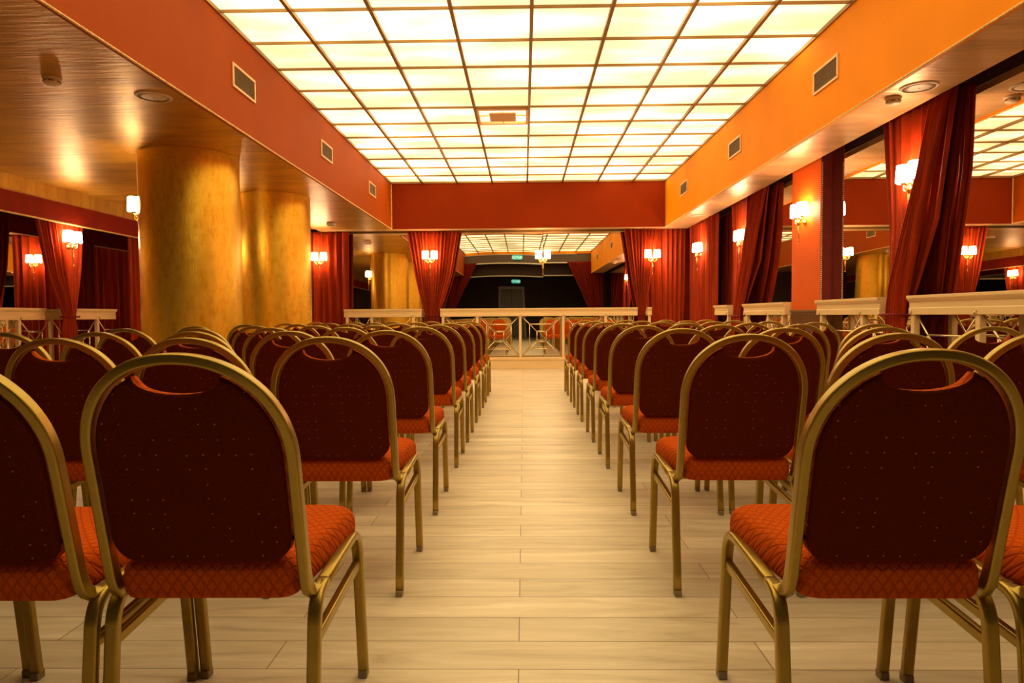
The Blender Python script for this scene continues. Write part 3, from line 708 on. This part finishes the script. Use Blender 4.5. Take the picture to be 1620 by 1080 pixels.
# ------------------------------------------------------------------ banquet chair
def arch_pts(hw, zt, zlow, n=40, e=2.15):
    """half-width, top, straight sides from zlow; right side bottom -> over the top -> left side bottom, as (x, z)"""
    zs = zt-hw*1.02; out = []
    for i in range(5): out.append((hw, zlow+(zs-zlow)*i/5))
    for i in range(n+1):
        a = PI*i/n; c, s_ = math.cos(a), math.sin(a)
        out.append((hw*math.copysign(abs(c)**(2/e), c), zs+(zt-zs)*abs(s_)**(2/e)))
    for i in range(4, -1, -1): out.append((-hw, zlow+(zs-zlow)*i/5))
    return out
def back_y(z): return .030-(z-.40)*.225 - .35*max(0, z-.62)**2
def make_chair():
    root = empty('banquet_chair', (0, 0, 0), label='x', cat='chair', group='banquet chairs')
    # ---- seat cushion (trapezoid with rounded front, crowned top)
    out = []
    def corner(cx, cy, r, a0, a1, n=6):
        for i in range(n+1):
            a = a0+(a1-a0)*i/n; out.append((cx+r*math.cos(a), cy+r*math.sin(a)))
    corner(.145, .352, .062, 0, PI/2); corner(-.145, .352, .062, PI/2, PI); corner(-.140, .045, .035, PI, 1.5*PI); corner(.140, .045, .035, 1.5*PI, 2*PI)
    cx, cy = 0, .2; vs = []; fs = []; n = len(out)
    rings = [(.90, .378), (.965, .382), (.995, .395), (1.0, .415), (.995, .435), (.97, .449), (.92, .458), (.80, .466), (.6, .472), (.35, .475), (.12, .476)]
    for k, z in rings:
        for x, y in out: vs.append((cx+(x-cx)*k, cy+(y-cy)*k, z))
    for i in range(len(rings)-1):
        for j in range(n): fs.append((i*n+j, i*n+(j+1) % n, (i+1)*n+(j+1) % n, (i+1)*n+j))
    fs.append(tuple(range(n-1, -1, -1))); fs.append(tuple((len(rings)-1)*n+j for j in range(n)))
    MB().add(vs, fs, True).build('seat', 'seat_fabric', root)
    # ---- back frame: arch of flat oval tube, its feet curl outward and forward onto the side frames
    pts = []
    for x, z in arch_pts(.190, .858, .47): pts.append((x, back_y(z), z))
    def foot(s):
        return [(s*.190, back_y(.445), .445), (s*.190, back_y(.42)+.001, .42), (s*.190, .034, .403), (s*.1905, .043, .39), (s*.192, .056, .381), (s*.196, .072, .378), (s*.200, .092, .379)]
    pts = foot(1)[::-1]+pts+foot(-1)
    crisp(MB().bar(pts, .021, .027, up=(0, 1, .0)).build('back_frame', 'gold_tube', root))
    # ---- padded back with a scooped hand hole under the arch
    inner = [(x, z) for x, z in arch_pts(.174, .842, .50)]
    # scoop replaces the arch crown
    hwc, zc = .080, .792
    left = [p for p in inner if p[0] > 0 and not (abs(p[0]) < hwc+.008 and p[1] > .74)]
    right = [p for p in inner if p[0] < 0 and not (abs(p[0]) < hwc+.008 and p[1] > .74)]
    zcor = .826
    scoop = [(hwc*math.cos(PI*i/12), zcor-(zcor-zc)*math.sin(PI*i/12)**.8) for i in range(13)]
    bot = []
    for i in range(7): a = -PI+PI/2*i/6; bot.append((-.174+.055+.055*math.cos(a), .51+.055*math.sin(a)))
    for i in range(7): a = -PI/2+PI/2*i/6; bot.append((.174-.055+.055*math.cos(a), .51+.055*math.sin(a)))
    loop = left+scoop+right+bot
    loop = [p for i, p in enumerate(loop) if i == 0 or (Vector(p)-Vector(loop[i-1])).length > .004]
    n = len(loop); cxz = (0, .64)
    from mathutils.geometry import delaunay_2d_cdt
    # interior points, each lifted by its distance from the outline, give a softly pillowed pad
    dense = []
    for i in range(n):
        a, b = Vector(loop[i]), Vector(loop[(i+1) % n]); kk = max(1, int((b-a).length/.014))
        for q in range(kk): dense.append(a+(b-a)*q/kk)
    nb = len(dense)
    def dist(p):
        best = 9
        for i in range(nb):
            a, b = dense[i], dense[(i+1) % nb]; ab = b-a; t = max(0, min(1, (p-a).dot(ab)/max(1e-9, ab.dot(ab))))
            best = min(best, (p-a-ab*t).length)
        return best
    def inside(p):
        c = False
        for i in range(nb):
            a, b = dense[i], dense[(i+1) % nb]
            if (a.y > p.y) != (b.y > p.y) and p.x < (b.x-a.x)*(p.y-a.y)/(b.y-a.y)+a.x: c = not c
        return c
    pts2 = list(dense)
    for dd in (.004, .010, .018):
        for i in range(0, nb):
            t = (dense[(i+1) % nb]-dense[i-1]).normalized(); q = dense[i]+Vector((-t.y, t.x))*dd
            if inside(q) and dist(q) > dd*.93: pts2.append(q)
    gx = -.16
    while gx < .165:
        gz = .46
        while gz < .84:
            q = Vector((gx+(.009 if int(gz/.018) % 2 else 0), gz))
            if inside(q) and dist(q) > .027: pts2.append(q)
            gz += .018
        gx += .018
    r2 = delaunay_2d_cdt(pts2, [], [list(range(nb))], 1, 1e-6)
    V2, F2 = r2[0], r2[2]; ds = [dist(v) for v in V2]
    dome = lambda d, rad: math.sqrt(max(0, 1-(1-min(d/rad, 1))**2))
    front = [(v.x, back_y(v.y)+.014+.020*dome(q, .02)+.010*min(q/.12, 1), v.y) for v, q in zip(V2, ds)]
    rear = [(v.x, back_y(v.y)-.006-.009*dome(q, .014)-.004*min(q/.12, 1), v.y) for v, q in zip(V2, ds)]
    m = MB().add(front, F2, True)
    rim = []
    for k in range(4): rim += [(p.x, back_y(p.y)+.014-.020*k/3, p.y) for p in dense]
    m.add(rim, [(k*nb+i, k*nb+(i+1) % nb, (k+1)*nb+(i+1) % nb, (k+1)*nb+i) for k in range(3) for i in range(nb)], True)
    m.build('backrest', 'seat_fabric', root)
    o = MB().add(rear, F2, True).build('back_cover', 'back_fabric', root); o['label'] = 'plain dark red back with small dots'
    # ---- legs: each side is one bent tube; the half with the top rail belongs to the front leg
    def bend(c, p0, p1, k=6):
        r = []
        for i in range(k+1):
            t = i/k; r.append(tuple((1-t)**2*a+2*t*(1-t)*b+t*t*d for a, b, d in zip(p0, c, p1)))
        return r
    for s in (-1, 1):
        X = s*.202; Xf = s*.204
        path = [(Xf, .432, .018), (Xf, .412, .18), (Xf, .395, .315)] + bend((X, .385, .404), (Xf, .392, .335), (X, .315, .397)) + [(X, .2, .389), (X, .105, .381)]
        lg = crisp(MB().bar(path, .021, .027, up=(1, 0, 0), rad=.3).build('leg', 'gold_tube', root))
        MB().box((Xf-.0115, .418, .0), (Xf+.0115, .447, .02)).build('foot_cap', 'glide', lg, bevel=.003)
        path = [(X, .105, .381)] + bend((X, .050, .377), (X, .095, .380), (X, .040, .320)) + [(X, .028, .2), (X, .010, .07), (X+s*.001, .002, .018)]
        lg = crisp(MB().bar(path, .021, .027, up=(1, 0, 0), rad=.3).build('leg', 'gold_tube', root))
        MB().box((X-.0115, -.014, .0), (X+.0115, .015, .02)).build('foot_cap', 'glide', lg, bevel=.003)
        crisp(MB().bar([(X, .046, .287), (X, .385, .312)], .018, .024).build('stretcher', 'gold_tube', root))
    MB().sweep([(-.2, .30, .385), (.2, .30, .385)], .022, .018, n=8).sweep([(-.2, .11, .372), (.2, .11, .372)], .022, .016, n=8).build('seat_support', 'gold_tube', root)
    kids(root); return root
CH = make_chair(); first = True
ROWS = [1.275, 2.21, 3.125, 4.085, 4.94, 5.86, 6.80, 7.80]
RN = ['nearest', 'second nearest', 'third nearest', 'fourth nearest', 'fifth nearest', 'third farthest', 'second farthest', 'farthest']
CN = ['', 'second', 'third', 'fourth', 'fifth']
LX = [-.622, -1.06, -1.50, -1.94, -2.38]; RX = [.705, 1.165, 1.615, 2.07]
for ri, y in enumerate(ROWS):
    for side, xs in (('left', LX), ('right', RX)):
        for ci, x in enumerate(xs):
            if (ri, side, ci) == (0, 'left', 0): dx, dy, rz = -.0, 0, .006
            elif ri < 2 and ci == 0: dx, dy, rz = 0, 0, R.uniform(-.003, .003)
            else: dx, dy, rz = R.uniform(-.001, .001), R.uniform(-.02, .02), R.uniform(-.003, .003)
            seat = 'seat beside the aisle' if ci == 0 else CN[ci]+' seat from the aisle'
            lab = 'gold-framed red banquet chair, %s row %s of aisle, %s' % (RN[ri], side, seat)
            grp = 'banquet chairs %s of the aisle' % side
            if first:
                first = False; CH.location = (x+dx, y+dy, 0); CH.rotation_euler = (0, 0, rz); tag(CH, lab, 'chair', grp)
            else: dup(CH, (x+dx, y+dy, 0), rz, label=lab, cat='chair', group=grp)
